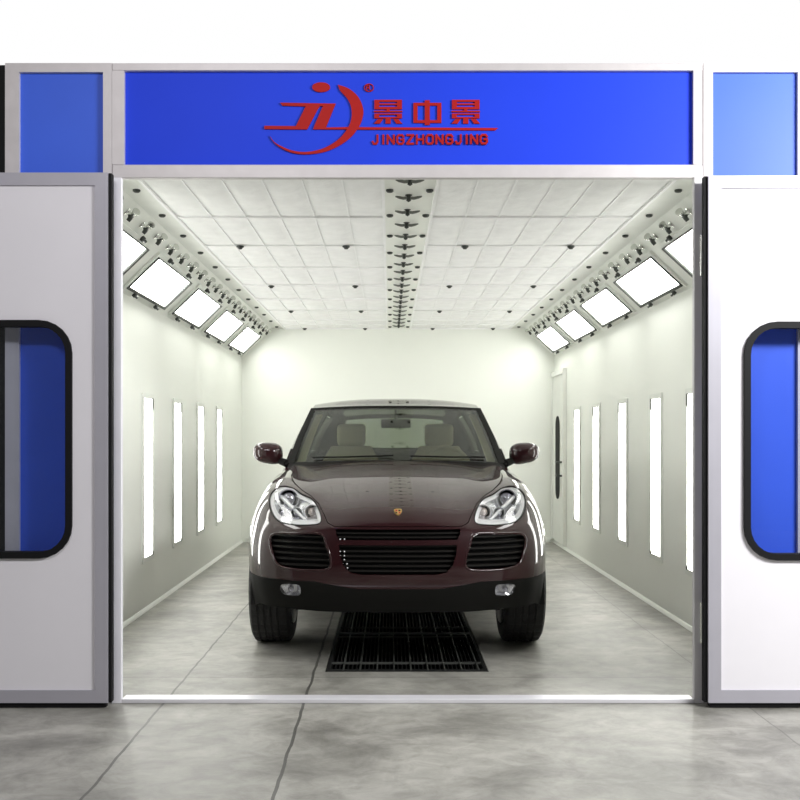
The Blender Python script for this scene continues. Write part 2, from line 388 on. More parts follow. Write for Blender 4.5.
    addp(em, [(260+.15*(408+60*math.cos(a*PI/12)), 76+.15*(77+33*math.sin(a*PI/12))) for a in range(24)])
    outer = cr([(520, 60), (590, 85), (650, 135), (683, 200), (688, 260), (665, 330), (610, 405), (530, 465), (430, 508), (310, 524), (210, 512), (130, 475), (85, 435), (66, 400)])
    inner = cr([(66, 400), (95, 440), (140, 468), (215, 498), (310, 508), (420, 485), (510, 435), (565, 380), (600, 320), (612, 260), (605, 200), (580, 150), (535, 100), (520, 60)])
    addp(em, E(outer[:-1]+inner[:-1]))
    addp(em, E([(135, 180), (505, 186), (440, 345), (600, 342), (600, 358), (355, 358), (362, 335), (420, 203), (400, 203), (385, 225), (315, 358), (235, 358), (30, 356), (30, 334), (240, 336), (305, 205), (150, 200)]), .0062)
    at(em.build('emblem', M_red), t)
    K = lambda pts: [(360+a*.175, 90+b_*.175) for a, b_ in pts]
    ln = MB(); addp(ln, [(345, 127.3), (498, 128.3), (495, 130.7), (345, 129.8)], .0058); at(ln.build('emblem_line', M_red), t)
    def R(m, x0, x1, z0, z1): addp(m, K([(x0, z0), (x1, z0), (x1, z1), (x0, z1)]))
    for ox in (80, 523):
        m = MB(); w = 162
        R(m, ox+2, ox+30, 58, 112); R(m, ox+w-30, ox+w-2, 58, 112); R(m, ox+30, ox+w-30, 58, 70); R(m, ox+30, ox+w-30, 78, 88); R(m, ox+30, ox+w-30, 98, 112)
        R(m, ox+w/2-9, ox+w/2+9, 112, 120); R(m, ox, ox+w, 120, 129)
        R(m, ox+2, ox+30, 136, 164); R(m, ox+w-30, ox+w-2, 136, 164); R(m, ox+30, ox+w-30, 136, 144); R(m, ox+30, ox+w-30, 156, 164)
        R(m, ox+w/2-15, ox+w/2+15, 164, 194)
        addp(m, K([(ox+22, 168), (ox+52, 168), (ox+34, 194), (ox, 194)])); addp(m, K([(ox+w-52, 168), (ox+w-22, 168), (ox+w, 194), (ox+w-34, 194)]))
        at(m.build('character', M_red), t)
    m = MB(); R(m, 305, 329, 75, 190); R(m, 441, 465, 75, 190); R(m, 329, 441, 75, 91); R(m, 329, 441, 174, 190); R(m, 370, 399, 60, 75); R(m, 370, 399, 91, 174); R(m, 370, 399, 190, 202)
    at(m.build('character', M_red), t)
    def text(s, x0, x1, z0, z1, name, off=0, th=.006, shear=0):
        cu = bpy.data.curves.new('t', 'FONT'); cu.body = s; cu.size = 1; cu.offset = off; cu.extrude = .01; cu.shear = shear
        ob = bpy.data.objects.new('t', cu); C.objects.link(ob); dg = bpy.context.evaluated_depsgraph_get()
        me = bpy.data.meshes.new_from_object(ob.evaluated_get(dg)); bpy.data.objects.remove(ob)
        vs = [v.co.copy() for v in me.vertices]; ax, bx = min(v.x for v in vs), max(v.x for v in vs); ay, by = min(v.y for v in vs), max(v.y for v in vs)
        for v in me.vertices:
            u = (v.co.x-ax)/(bx-ax); w = (v.co.y-ay)/(by-ay); zz = v.co.z
            v.co = (X(x0+u*(x1-x0), ye), ye-(zz+.01)/.02*th, Z(z1+w*(z0-z1), ye))
        me.flip_normals(); return at(link(me, name, M_red), t)
    GL = {'J': [((.75, 1), (.75, .25), (.55, 0), (.2, 0), (.05, .25))], 'I': [((.5, 1), (.5, 0))], 'N': [((.05, 0), (.05, 1), (.95, 0), (.95, 1))],
          'G': [((.95, .8), (.75, 1), (.25, 1), (.05, .8), (.05, .2), (.25, 0), (.75, 0), (.95, .2), (.95, .48), (.55, .48))], 'Z': [((.05, 1), (.95, 1), (.05, 0), (.95, 0))],
          'H': [((.05, 0), (.05, 1)), ((.95, 0), (.95, 1)), ((.05, .5), (.95, .5))], 'O': [((.25, 1), (.05, .8), (.05, .2), (.25, 0), (.75, 0), (.95, .2), (.95, .8), (.75, 1), (.25, 1))]}
    cur = 372.3
    th_ = .0045
    for ch in 'JINGZHONGJING':
        wl2 = 2.6 if ch == 'I' else 7.0; m = MB(); h2 = 1.0
        for st_ in GL[ch]:
            P = [(cur+a*wl2 if ch != 'I' else cur+1.3, 144-b_*8.6) for a, b_ in st_]
            for (xa, za), (xb, zb_) in zip(P, P[1:]):
                L_ = math.hypot(xb-xa, zb_-za); ux, uz = (xb-xa)/L_, (zb_-za)/L_
                addp(m, [(xa-ux*.7-uz*h2, za-uz*.7+ux*h2), (xb+ux*.7-uz*h2, zb_+uz*.7+ux*h2), (xb+ux*.7+uz*h2, zb_+uz*.7-ux*h2), (xa-ux*.7+uz*h2, za-uz*.7-ux*h2)], th_); th_ += .00012
        at(m.build('letter', M_red), t); cur += wl2+(2.75 if ch != 'I' else 2.6)
    text('R', 366.5, 371, 85.2, 90.6, 'registered_mark', .01)
    m = MB(); c8 = [(369+4.9*math.cos(a*PI/10), 88+4.2*math.sin(a*PI/10)) for a in range(20)]; c7 = [(369+4.1*math.cos(a*PI/10), 88+3.4*math.sin(a*PI/10)) for a in range(20)]
    m.ring([(X(a, ye), ye, Z(b_, ye)) for a, b_ in c8], [(X(a, ye), ye, Z(b_, ye)) for a, b_ in c7], (0, -.005, 0)); at(m.build('registered_ring', M_red), t)

    # side panels of the facade (seen over the doors and through their windows)
    for nm, xl, xr, pl, pr, lab in (('facade_panel', X(5), X(111.8), X(19), X(103), 'blue facade panel in grey frame, over the door leaf beside the white post'),
                                ('facade_panel', X(703.5), X(812), X(713), X(798), 'blue facade panel in bright frame, over the door leaf beside the grey post')):
        t = thing(nm, ((xl+xr)/2, YF, 0), lab, 'facade panel', 'blue facade panels')
        b = MB().box(pl, pr, y0+.018, y0+.05, .04, Z(72)); at(b.build('panel', M_blue), t)
        fr = MB().box(xl, pl, y0, y1, 0, top).box(pr, xr, y0, y1, 0, top).box(pl, pr, y0, y1, Z(72), top).box(pl, pr, y0, y1, 0, .04)
        at(fr.build('frame', M_alu), t)
    struct('trim_4', MB().box(X(-30), X(4.6), YF+.02, YF+.12, 0, Z(63.5)), M_pit, 'plain black strip at the outer edge of the facade')  # plain black box where the gap beside the facade is dark
    struct('trim_10', MB().box(X(812.5), X(850), YF+.02, YF+.12, 0, Z(63.5)), M_pit, 'plain black strip at the outer edge of the facade')
    # booth roof skin and flank seals behind the facade
    struct('trim_5', MB().box(X(5), X(812), YF+.1, YB+.1, 3.06, 3.10), M_panel, 'outer roof skin of the booth')
    struct('trim_6', MB().box(CX-HWs[-1]-.08, X(112), YF+.1, YF+.14, 0, 3.06).box(X(703), CX+HWs[1]+.08, YF+.1, YF+.14, 0, 3.06).box(X(112), X(703), YF+.1, YF+.14, Z(172), 3.06), M_panel, 'inner lining of the facade around the doorway')
    # posts of the doorway
    t = struct('trim_7', MB().box(X(112), X(122), YF-.01, YF+.02, 0, Z(178), .003), M_post, 'white post of the doorway')
    for py in (255, 380, 622):
        z = Z(py); MB().tube([(X(111.3), YF-.012, z-.09), (X(111.3), YF-.012, z+.09)], .006, 8).build('hinge', M_chrome, t)
    t = struct('trim_8', MB().box(X(693.5), X(703), YF-.01, YF+.02, 0, Z(177), .003), M_dkpost, 'dark grey post of the doorway')
    for py in (256, 622):
        z = Z(py); MB().tube([(X(701), YF-.014, z-.1), (X(701), YF-.014, z+.1)], .011, 10).build('hinge', M_chrome, t)
    struct('trim_9', MB().box(X(122), X(693.5), YF-.01, YF+.07, 0, .022, .004), M_sill, 'white metal threshold across the doorway')
    # door leaves, folded open in front of the facade
    D = 4.57
    def leaf(px0, px1, wx0, wx1, py0, py1, wy0, wy1, lab, hinge_px):
        x0, x1, zb, zt = X(px0, D), X(px1, D), Z(py1, D), Z(py0, D)
        t = thing('door_leaf', ((x0+x1)/2, D, zb), lab, 'door', 'folding door leaves')
        s = .062
        wl_, wr_, wb, wt = X(wx0, D), X(wx1, D), Z(wy1, D), Z(wy0, D)
        cx, cz, hw, hh = (wl_+wr_)/2, (wb+wt)/2, (wr_-wl_)/2, (wt-wb)/2; r = .16
        hole = rrect(cx, cz, hw-.02, hh-.02, r-.02)
        n = len(hole)
        X0, X1, Z0, Z1 = x0+s, x1-s, zb+s, zt-s
        pm = MB(); loops = []
        for P in ([(X0, Z0), (X1, Z0), (X1, Z1), (X0, Z1)], hole):
            vs = [pm.bm.verts.new((a, D+.008, b_)) for a, b_ in P]; loops += [pm.bm.edges.new((vs[k], vs[(k+1) % len(vs)])) for k in range(len(vs))]
        bmesh.ops.triangle_fill(pm.bm, edges=loops, use_beauty=True)
        ex = bmesh.ops.extrude_face_region(pm.bm, geom=pm.bm.faces[:])
        bmesh.ops.translate(pm.bm, verts=[g for g in ex['geom'] if isinstance(g, bmesh.types.BMVert)], vec=(0, .035, 0))
        at(pm.build('panel', M_white), t)
        fr = MB()
        for (A, B_) in (((x0, zb), (x1, zt)),):
            o4 = [(x0, D, zb), (x1, D, zb), (x1, D, zt), (x0, D, zt)]; i4 = [(x0+s, D, zb+s), (x1-s, D, zb+s), (x1-s, D, zt-s), (x0+s, D, zt-s)]
            fr.ring(o4, i4, (0, .05, 0))
        at(fr.build('frame', M_leaf), t)
        go = rrect(cx, cz, hw, hh, r); gi = rrect(cx, cz, hw-.032, hh-.032, r-.032)
        at(MB().ring([(a, D-.006, b_) for a, b_ in go], [(a, D-.006, b_) for a, b_ in gi], (0, .055, 0)).build('window_gasket', M_black, None, 40), t)
        at(MB().prism([(a, D+.016, b_) for a, b_ in rrect(cx, cz, hw-.03, hh-.03, r-.03)], (0, .008, 0)).build('window_pane', M_doorgl), t)
        xs = (x1+.002, x1+.016) if hinge_px > 0 else (x0-.016, x0-.002)
        at(MB().box(xs[0], xs[1], D+.012, D+.05, zb, zt).build('shadow_gap', M_black), t)  # black strip stands in for the shadow gap beside the leaf
        at(MB().box(x0+.01, x1-.01, D+.01, D+.04, zb-.022, zb-.001).build('bottom_seal', M_black), t)
    leaf(-87, 107.5, -52, 72, 172.5, 703, 320, 558.5, 'white folding door leaf with rounded window, beside the white doorway post', 1)
    leaf(708.5, 903, 744, 868, 175.5, 703, 321.5, 560.5, 'white folding door leaf with rounded window, beside the dark grey doorway post', -1)

    # floor grates over the pit
    names = ['floor grate panel in front of the car, next to the threshold', 'second floor grate panel from the threshold, beneath the car', 'third floor grate panel from the threshold, beneath the car', 'fourth floor grate panel, behind the car']
    first = None; gl = (gy1-gy0)/4
    for k in range(4):
        loc = ((gx0+gx1)/2, gy0+gl*k+.003, -.03); lab = 'black steel '+names[k]
        if first is None:
            first = thing('floor_grate', loc, lab, 'floor grate', 'black steel floor grates'); w = (gx1-gx0)/2-.004; L = gl-.006
            MB().box(-w, -w+.02, 0, L, -.02, .031).box(w-.02, w, 0, L, -.02, .031).box(-w+.02, w-.02, 0, .055, -.02, .031).box(-w+.02, w-.02, L-.02, L, -.02, .031).build('frame', M_grate, first)
            b = MB(); nb = 38
            for i in range(1, nb): xx = -w+2*w*i/nb; b.box(xx-.0025, xx+.0025, .05, L-.02, -.015, .022)
            b.build('bearing_bars', M_grate, first)
            b = MB()
            for i in range(1, 10): xx = -w+2*w*i/9.5; b.box(xx-.004, xx+.004, .02, L-.02, .020, .0325)
            for yy in (.215, .93): b.box(-w+.02, w-.02, yy-.004, yy+.004, .020, .0325)
            b.build('cross_bars', M_gbar, first)
        else: dup(first, loc, lab)
M_gbar = mat('grate_worn_steel', (.10, .105, .095), .5, .5)
booth()

# unseen dark surfaces, added to hold back the white world light
struct('blocker_wall_front', MB().box(-9, 9, -4.2, -4.1, 0, 7.5), M_blocker)  # added so the car front reflects something dark
struct('blocker_ceiling', MB().box(-9, 9, -4.1, 3.4, 7.5, 7.6), M_blocker)  # added to cut the world light from above
struct('blocker_wall_left', MB().box(-3.3, -3.15, -4.1, 4.2, 0, 6.5), M_blocker)  # added to block world light reaching the left of the facade
# ---------------------------------------------------------------- the car
def flake_paint():
    m = mat('maroon_paint', (.020, .0030, .0042), .5, .0, 1., noise=(40, .03), spec=.1); return m
M_paint = flake_paint()
M_plast = mat('black_plastic', (.007, .007, .006), .65, spec=.12)
M_slat  = mat('black_gloss_plastic', (.010, .009, .008), .35, spec=.3)
M_void  = mat('recess_black', (.006, .006, .006), .8)
M_tyre  = mat('tyre_rubber', (.016, .016, .016), .75, noise=(30, .2), bump=(60, .4))
M_alloy = mat('alloy', (.55, .55, .56), .3, .9)
M_refl  = mat('lamp_reflector', (.80, .81, .84), .25, .8)
M_bezel = mat('lamp_bezel', (.80, .81, .82), .3, .3)
M_bulb  = mat('lamp_projector', (.50, .50, .55), .15, .8)
M_amber = mat('indicator_reflector', (.62, .56, .52), .25, .7)
M_beige = mat('beige_leather', (.52, .45, .31), .6, bump=(50, .1))
M_dash  = mat('dashboard_grey', (.10, .095, .08), .6)
M_gold  = mat('gold', (.75, .50, .18), .3, .9)
M_redl  = mat('tail_lamp_red', (.45, .02, .02), .15, coat=1.)
M_clear = glass_mat('clear_lens', (.97, .97, .97), .04, .5)
M_wind  = glass_mat('car_glass', (.68, .71, .66), .08, .75)
SX0, SY0 = .045, 5.23

FRONT = [
 [(0,.080,.335),(.22,.085,.33),(.43,.105,.33),(.62,.16,.335),(.765,.25,.335),(.850,.37,.33),(.895,.47,.30)],
 [(0,.030,.43),(.22,.035,.43),(.43,.060,.43),(.63,.115,.43),(.785,.22,.43),(.868,.35,.42),(.905,.455,.38)],
 [(0,.000,.53),(.22,.006,.53),(.43,.032,.53),(.64,.09,.53),(.80,.20,.53),(.882,.345,.51),(.918,.465,.46)],
 [(0,.000,.66),(.22,.006,.66),(.43,.035,.66),(.645,.10,.66),(.805,.21,.65),(.89,.36,.62),(.930,.49,.55)],
 [(0,.025,.79),(.22,.032,.79),(.43,.065,.785),(.64,.135,.78),(.805,.255,.765),(.898,.41,.715),(.940,.54,.63)],
 [(0,.085,.868),(.22,.095,.865),(.43,.135,.848),(.635,.21,.85),(.795,.33,.855),(.892,.47,.81),(.948,.61,.71)],
 [(0,.19,.925),(.22,.20,.922),(.43,.235,.905),(.63,.31,.93),(.78,.42,.945),(.885,.57,.895),(.954,.72,.775)],
 [(0,.38,.985),(.22,.39,.982),(.43,.42,.968),(.62,.47,.992),(.77,.57,1.012),(.878,.72,.955),(.958,.89,.80)],
 [(0,.65,1.045),(.22,.66,1.042),(.43,.68,1.028),(.61,.71,1.035),(.77,.79,1.050),(.880,.90,.985),(.960,1.08,.77)],
 [(0,.95,1.095),(.22,.96,1.092),(.43,.97,1.078),(.61,.99,1.066),(.78,1.03,1.068),(.890,1.08,.97),(.957,1.24,.64)],
 [(0,1.22,1.128),(.22,1.22,1.125),(.43,1.23,1.112),(.61,1.25,1.092),(.785,1.27,1.085),(.905,1.29,.95),(.950,1.33,.38)],
 [(0,1.42,1.148),(.22,1.43,1.145),(.43,1.45,1.130),(.61,1.48,1.110),(.795,1.52,1.100),(.925,1.50,.90),(.945,1.47,.34)],
]
FRONT = [[(x*.965, y, z) for x, y, z in row] for row in FRONT]
def crv(p0, p1, p2, p3, t):
    return .5*((2*p1)+(p2-p0)*t+(2*p0-5*p1+4*p2-p3)*t*t+(-p0+3*p1-3*p2+p3)*t**3)
def surf_eval(G, u, v, mirror=True):
    n, m = len(G), len(G[0])
    i = min(int(u), n-2); j = min(int(v), m-2); a, b = u-i, v-j
    def g(i_, j_):
        i_ = i_
        if j_ < 0:
            if mirror: p = g(i_, -j_); return Vector((-p.x, p.y, p.z))
            return 2*g(i_, 0)-g(i_, 1)
        if j_ > m-1: return 2*g(i_, m-1)-g(i_, m-2)
        if i_ < 0: return 2*g(0, j_)-g(1, j_)
        if i_ > n-1: return 2*g(n-1, j_)-g(n-2, j_)
        return Vector(G[i_][j_])
    return crv(*[crv(*[g(i+k, j+l) for l in (-1, 0, 1, 2)], b) for k in (-1, 0, 1, 2)], a)
def grid_mesh(fn, nu, nv, both=True, thick=.02, toward=None, name='m'):
    """surface fn(i/nu, j/nv) -> mesh with thickness; both: mirrored across x=0"""
    bm = bmesh.new()
    for s in ((1, -1) if both else (1,)):
        g = [[bm.verts.new((lambda p: (p.x*s, p.y, p.z))(fn(i/nu, j/nv))) for j in range(nv+1)] for i in range(nu+1)]
        for i in range(nu):
            for j in range(nv):
                q = (g[i][j], g[i+1][j], g[i+1][j+1], g[i][j+1]); bm.faces.new(q if s > 0 else q[::-1])
    bmesh.ops.remove_doubles(bm, verts=bm.verts[:], dist=1e-5)
    bmesh.ops.recalc_face_normals(bm, faces=bm.faces[:])
    c = Vector(toward if toward else (0, 2.3, .7)); bm.normal_update()
    if sum((f.calc_center_median()-c).normalized().dot(f.normal)*f.calc_area() for f in bm.faces) < 0:
        bmesh.ops.reverse_faces(bm, faces=bm.faces[:])
    bm.normal_update()
    if thick:
        nrm = {v: v.normal.copy() for v in bm.verts}
        old = list(bm.verts); faces = list(bm.faces); bnd = [e for e in bm.edges if len(e.link_faces) == 1]
        inner = {v: bm.verts.new(v.co-nrm[v]*thick) for v in old}
        for v in old:
            if both and abs(v.co.x) < 1e-5: inner[v].co.x = 0
        for f in faces: bm.faces.new([inner[v] for v in reversed(f.verts)])
        for e in bnd:
            f = e.link_faces[0]; a, b = e.verts
            for l in f.loops:
                if l.vert in e.verts and l.link_loop_next.vert in e.verts: a, b = l.vert, l.link_loop_next.vert
            bm.faces.new((b, a, inner[a], inner[b]))
    me = bpy.data.meshes.new(name); bm.to_mesh(me); bm.free(); return me
def boolean(me, cutter, op):
    a = bpy.data.objects.new('a', me); C.objects.link(a); b = bpy.data.objects.new('b', cutter); C.objects.link(b)
    md = a.modifiers.new('b', 'BOOLEAN'); md.object = b; md.operation = op; md.solver = 'EXACT'
    dg = bpy.context.evaluated_depsgraph_get(); dg.update()
    r = bpy.data.meshes.new_from_object(a.evaluated_get(dg)); bpy.data.objects.remove(a); bpy.data.objects.remove(b)
    return r
def ycut(poly, s0=-.5, s1=1.6):
    m = MB().prism([(x, s0, z) for x, z in poly], (0, s1-s0, 0)); return m.mesh('c')
def grow(poly, d):
    n = len(poly); A = sum(poly[i][0]*poly[(i+1) % n][1]-poly[(i+1) % n][0]*poly[i][1] for i in range(n)); s = 1 if A > 0 else -1; out = []
    for i in range(n):
        p0, p1, p2 = Vector(poly[i-1]), Vector(poly[i]), Vector(poly[(i+1) % n])
        a = (p1-p0).normalized(); b = (p2-p1).normalized()
        n1 = Vector((a.y, -a.x))*s; n2 = Vector((b.y, -b.x))*s; k = n1+n2; k = k/max(k.dot(n1), .35)/1 if k.length > 1e-6 else n1
        q = p1+k*d; out.append((q.x, q.y))
    return out
def smooth_poly(P, n=4):
    out = []; N = len(P)
    for i in range(N):
        p = [Vector(P[(i+k) % N]) for k in (-1, 0, 1, 2)]
        for q in range(n): v = crv(*p, q/n); out.append((v.x, v.y))
    return out
def car():
    root = thing('car', (SX0, SY0, 0), 'dark maroon sports utility car with clear round-cornered headlamps, parked nose to the doorway', 'car')
    R = len(FRONT)-1; Q = len(FRONT[0])-1
    ff = lambda u, v: surf_eval(FRONT, u*R, v*Q)
    shell = grid_mesh(ff, R*7, Q*8, True, .02, (0, 1.2, .5), 'shell')
    bm = bmesh.new(); bm.from_mesh(shell); bvh = BVHTree.FromBMesh(bm)
    cam0 = Vector((-SX0, -SY0, CZ))
    PXC = 397.2
    def hit(px, py):          # where a line of sight through a photo measurement meets the bodywork
        d = Vector(((px-VX)/F, 1, -(py-VY)/F)).normalized(); h = bvh.ray_cast(cam0, d); return h[0]
    def outline(pts):         # left-hand outline measured on the photo -> (x, z)
        o = []
        for px, py in pts:
            h = hit(px, py)
            if h is None: h = Vector(((px-VX)*5.9/F-SX0, 0, CZ-(py-VY)*5.9/F))
            o.append((h.x, h.z))
        return o
    mir = lambda P: [(-x, z) for x, z in P]
    def depth_at(x, z):
        h = bvh.ray_cast(Vector((x, -2, z)), Vector((0, 1, 0))); return h[0].y if h[0] else None
    cp = lambda m: m.copy()
    # black lower bumper
    vl = outline([(251, 572), (262, 577), (279, 579.5), (315, 582), (336, 586), (357, 589.5), (397, 590)])
    V = [(-1.1, .2), (-1.1, vl[0][1]+.01)]+vl[:-1]+[(-x, z) for x, z in reversed(vl[:-1])]+[(1.1, vl[0][1]+.01), (1.1, .2)]
    val = boolean(cp(shell), ycut(V, -.5, .62), 'INTERSECT')
    body = boolean(cp(shell), ycut(grow(V, .002), -.5, .62), 'DIFFERENCE')
    # bonnet
    hl = outline([(334, 526.5), (327.5, 523), (324, 515), (318.5, 504), (311, 496.5), (301.5, 490.5), (294, 483), (291, 475)])
    H = [(hl[0][0]+.02, hl[0][1])]+hl+[(-.70, 1.10), (-.72, 1.2)]; H = H+[(-x, z) for x, z in reversed(H)]
    hood = boolean(cp(body), ycut(grow(H, -.004), -.2, 1.375), 'INTERSECT')
    body = boolean(body, ycut(H, -.2, 1.375), 'DIFFERENCE')
    # head lamps
    L = smooth_poly(outline([(269.5, 501), (272.5, 492), (282, 486.5), (293, 488.5), (302, 494.5), (311.5, 499), (317.5, 507), (321, 517), (319.5, 523.5), (310, 525.3), (294, 525.2), (279, 521.5), (272, 513)]))
    I = smooth_poly(outline([(272, 536), (296, 534.5), (320, 535), (325, 545), (329.5, 558), (328, 568), (312, 569.5), (294, 568.5), (279, 564.5), (273.5, 554)]))
    G1 = outline([(335.5, 529), (397, 528), (397, 540), (339, 540), (336, 534)]); G1 = [G1[0]]+[(0, G1[1][1]), (0, G1[2][1])]+G1[3:]
    G2 = outline([(339, 545), (397, 545), (397, 575), (360, 575), (350, 573), (343.5, 566), (340, 555)]); G2 = [G2[0], (0, G2[1][1]), (0, G2[2][1])]+G2[3:]
    def both_half(P):         # half outline starting at outer top, two centre points -> full
        a = [P[0]]+P[3:][::-1]    # outer points from top down
        return a+[(-x, z) for x, z in reversed(a)]
    G1 = both_half(G1); G2 = both_half(G2)
    FG = smooth_poly(outline([(280, 587), (284, 583.8), (297, 584.5), (300.5, 588), (299.5, 595.5), (288, 595.5), (282, 593)]), 3)
    lens = {}
    for s, P in ((-1, L), (1, mir(L))):
        lens[s] = boolean(cp(shell), ycut(grow(P, -.003), -.2, 1.0), 'INTERSECT')
        body = boolean(body, ycut(P, -.2, 1.0), 'DIFFERENCE')
    ipatch = {}
    for s, P in ((-1, I), (1, mir(I))):
        ipatch[s] = boolean(cp(shell), ycut(grow(P, .02), -.2, .6), 'INTERSECT')
        body = boolean(body, ycut(P, -.2, .6), 'DIFFERENCE')
    gp = []
    for P in (G1, G2):
        gp.append(boolean(cp(shell), ycut(grow(P, .015), -.2, .5), 'INTERSECT'))
        body = boolean(body, ycut(P, -.2, .5), 'DIFFERENCE')
    fpatch = {}
    for s, P in ((-1, FG), (1, mir(FG))):
        fpatch[s] = boolean(cp(shell), ycut(grow(P, -.002), -.2, .6), 'INTERSECT')
        val = boolean(val, ycut(P, -.2, .6), 'DIFFERENCE')
    link(body, 'body_shell', M_paint, root, 32)
    link(hood, 'bonnet', M_paint, root, 32)
    link(val, 'lower_bumper', M_plast, root, 32)
    def shifted(me, dy): me.transform(Matrix.Translation((0, dy, 0))); return me
    # centre grille
    g = link(shifted(gp[1], .055), 'grille', M_void, root)
    link(shifted(gp[0], .055), 'grille_backing', M_void, g)
    def slats(P, zs, dep, r, parent, name='slat'):
        n = len(P)
        for z in zs:
            xs = []
            for i in range(n):
                (xa, za), (xb, zb) = P[i], P[(i+1) % n]
                if (za-z)*(zb-z) < 0: xs.append(xa+(xb-xa)*(z-za)/(zb-za))
            if len(xs) < 2: continue
            xa, xb = min(xs), max(xs); path = []
            for k in range(17):
                x = xa+(xb-xa)*k/16; y = depth_at(x, z)
                if y is not None: path.append((x, y+dep, z))
            if len(path) > 2:
                m = MB(); a = [m.bm.verts.new((x, y-.004, z+r*.5)) for x, y, z in path]
                for q in ((-.004, r*.5, 0), ): pass
                prof = [(-.002, r), (.022, r*1.6), (.022, -r*.2), (-.002, -r)]
                m.bm.verts.ensure_lookup_table()
                for v in a: m.bm.verts.remove(v)
                rings = [[m.bm.verts.new((x, y+py, z+pz)) for py, pz in prof] for x, y, z in path]
                for A, B in zip(rings, rings[1:]):
                    for k in range(4): m.bm.faces.new((A[k], A[(k+1) % 4], B[(k+1) % 4], B[k]))
                m.bm.faces.new(rings[0]); m.bm.faces.new(rings[-1])
                m.build(name, M_slat, parent)
    m = MB()
    for col, xs in enumerate((.300, .325)):
        for k in (0, 3, 4, 5, 6, 7, 8):
            z = .745-.0225*k; x = -xs+.0025*k*(1 if k > 5 else 0); y = depth_at(x, z)
            m.lathe([(.0042, .004), (.0042, -.002), (.001, -.004)], (x, y+.016, z), (0, 1, 0), 8)
    m.build('grille_dots', M_bezel, g)  # two columns of small light dots
    zr = lambda P: (min(z for _, z in P), max(z for _, z in P))
    a, b = zr(G2); slats(G2, [a+(b-a)*(k+.7)/6 for k in range(6)], .022, .0045, g)
    a, b = zr(G1); slats(G1, [a+(b-a)*(k+.6)/2.6 for k in range(2)], .022, .0045, g)
    for s, P in ((-1, I), (1, mir(I))):
        it = link(shifted(ipatch[s], .06), 'side_intake', M_void, root)
        a, b = zr(P); slats(P, [a+(b-a)*(k+.7)/6.2 for k in range(6)], .020, .005, it)
        # painted lip round the intake
        pts = [Vector((x, (depth_at(x, z) or .3)+.004, z)) for x, z in grow(P, .006)]
        MB().loop_tube(pts, .0075, 8).build('intake_lip', M_paint, it, 60)
    for s, P in ((-1, L), (1, mir(L))):
        hlp = thing_part('headlamp', root)
        link(lens[s], 'lens', M_clear, hlp, 40)
        outer = [Vector((x, (depth_at(x, z) or .5), z)) for x, z in grow(P, -.004)]
        inn = grow(P, -.026)
        # bright bezel sloping in, then reflector bowl
        m = MB(); n = len(P)
        r1 = [m.bm.verts.new(p+Vector((0, .023, 0))) for p in outer]
        r2 = [m.bm.verts.new((x, (depth_at(x*.995, z) or .5)+.05, z)) for x, z in inn]
        for k in range(n): m.bm.faces.new((r1[k], r1[(k+1) % n], r2[(k+1) % n], r2[k]))
        m.build('bezel', M_bezel, hlp, 60)
        m = MB(); r3 = [m.bm.verts.new((x, (depth_at(x*.995, z) or .5)+.05, z)) for x, z in inn]
        cxy = Vector((sum(x for x, _ in inn)/n, 0, sum(z for _, z in inn)/n)); yc = depth_at(cxy.x, cxy.z)+.13
        r4 = [m.bm.verts.new((cxy.x+(v.co.x-cxy.x)*.8, v.co.y*.5+yc*.5+.03, cxy.z+(v.co.z-cxy.z)*.8)) for v in r3]
        for k in range(n): m.bm.faces.new((r3[k], r3[(k+1) % n], r4[(k+1) % n], r4[k]))
        cc = m.bm.verts.new((cxy.x, yc+.04, cxy.z))
        for k in range(n): m.bm.faces.new((r4[k], r4[(k+1) % n], cc))
        m.build('reflector', M_refl, hlp, 60)
        for (px, py, rr, mm, nm) in ((287, 500, .055, M_bulb, 'projector'), (295, 514, .030, M_bulb, 'projector'), (281, 513, .022, M_bulb, 'projector'), (311, 513, .038, M_amber, 'indicator')):
            h = hit(px, py); c = Vector((h.x*(-s), h.y+.095, h.z))
            c.x = h.x if s < 0 else -h.x
            MB().lathe([(rr*1.15, .03), (rr*1.15, -.012), (rr, -.018), (rr*.9, .0), (rr*.75, -.004), (rr*.5, -.02), (rr*.2, -.028), (.001, -.029)], c, (0, 1, 0), 20).build(nm, mm, hlp, 40)
            MB().lathe([(rr*1.22, -.008), (rr*1.22, -.024), (rr*1.08, -.024), (rr*1.08, -.008)], c, (0, 1, 0), 20).build('ring', M_bezel, hlp, 40)
        ha, hb = hit(280, 497), hit(305, 521)
        pa = Vector(((ha.x if s < 0 else -ha.x), ha.y+.05, ha.z)); pb = Vector(((hb.x if s < 0 else -hb.x), hb.y+.05, hb.z))
        MB().tube([pa, (pa+pb)/2, pb], [.014, .011, .007], 8).build('trim_bar', M_bezel, hlp, 60)
        # dark rubber line below the lamp
        pts = [Vector((x, (depth_at(x, z) or .5)+.003, z)) for x, z in grow(P, .001)]
        MB().loop_tube(pts, .0035, 6).build('lamp_seal', M_plast, hlp, 60)
    for s, P in ((-1, FG), (1, mir(FG))):
        fo = thing_part('fog_lamp', root)
        link(fpatch[s], 'lens', M_clear, fo, 40)
        n = len(P); m = MB()
        r1 = [m.bm.verts.new((x, depth_at(x, z)+.022, z)) for x, z in grow(P, -.001)]
        c0 = Vector((sum(x for x, _ in P)/n, 0, sum(z for _, z in P)/n)); c0.y = depth_at(c0.x, c0.z)
        r2 = [m.bm.verts.new((c0.x+(v.co.x-c0.x)*.55, c0.y+.05, c0.z+(v.co.z-c0.z)*.6)) for v in r1]
        for k in range(n): m.bm.faces.new((r1[k], r1[(k+1) % n], r2[(k+1) % n], r2[k]))
        m.bm.faces.new(r2); m.build('reflector', M_refl, fo, 40)
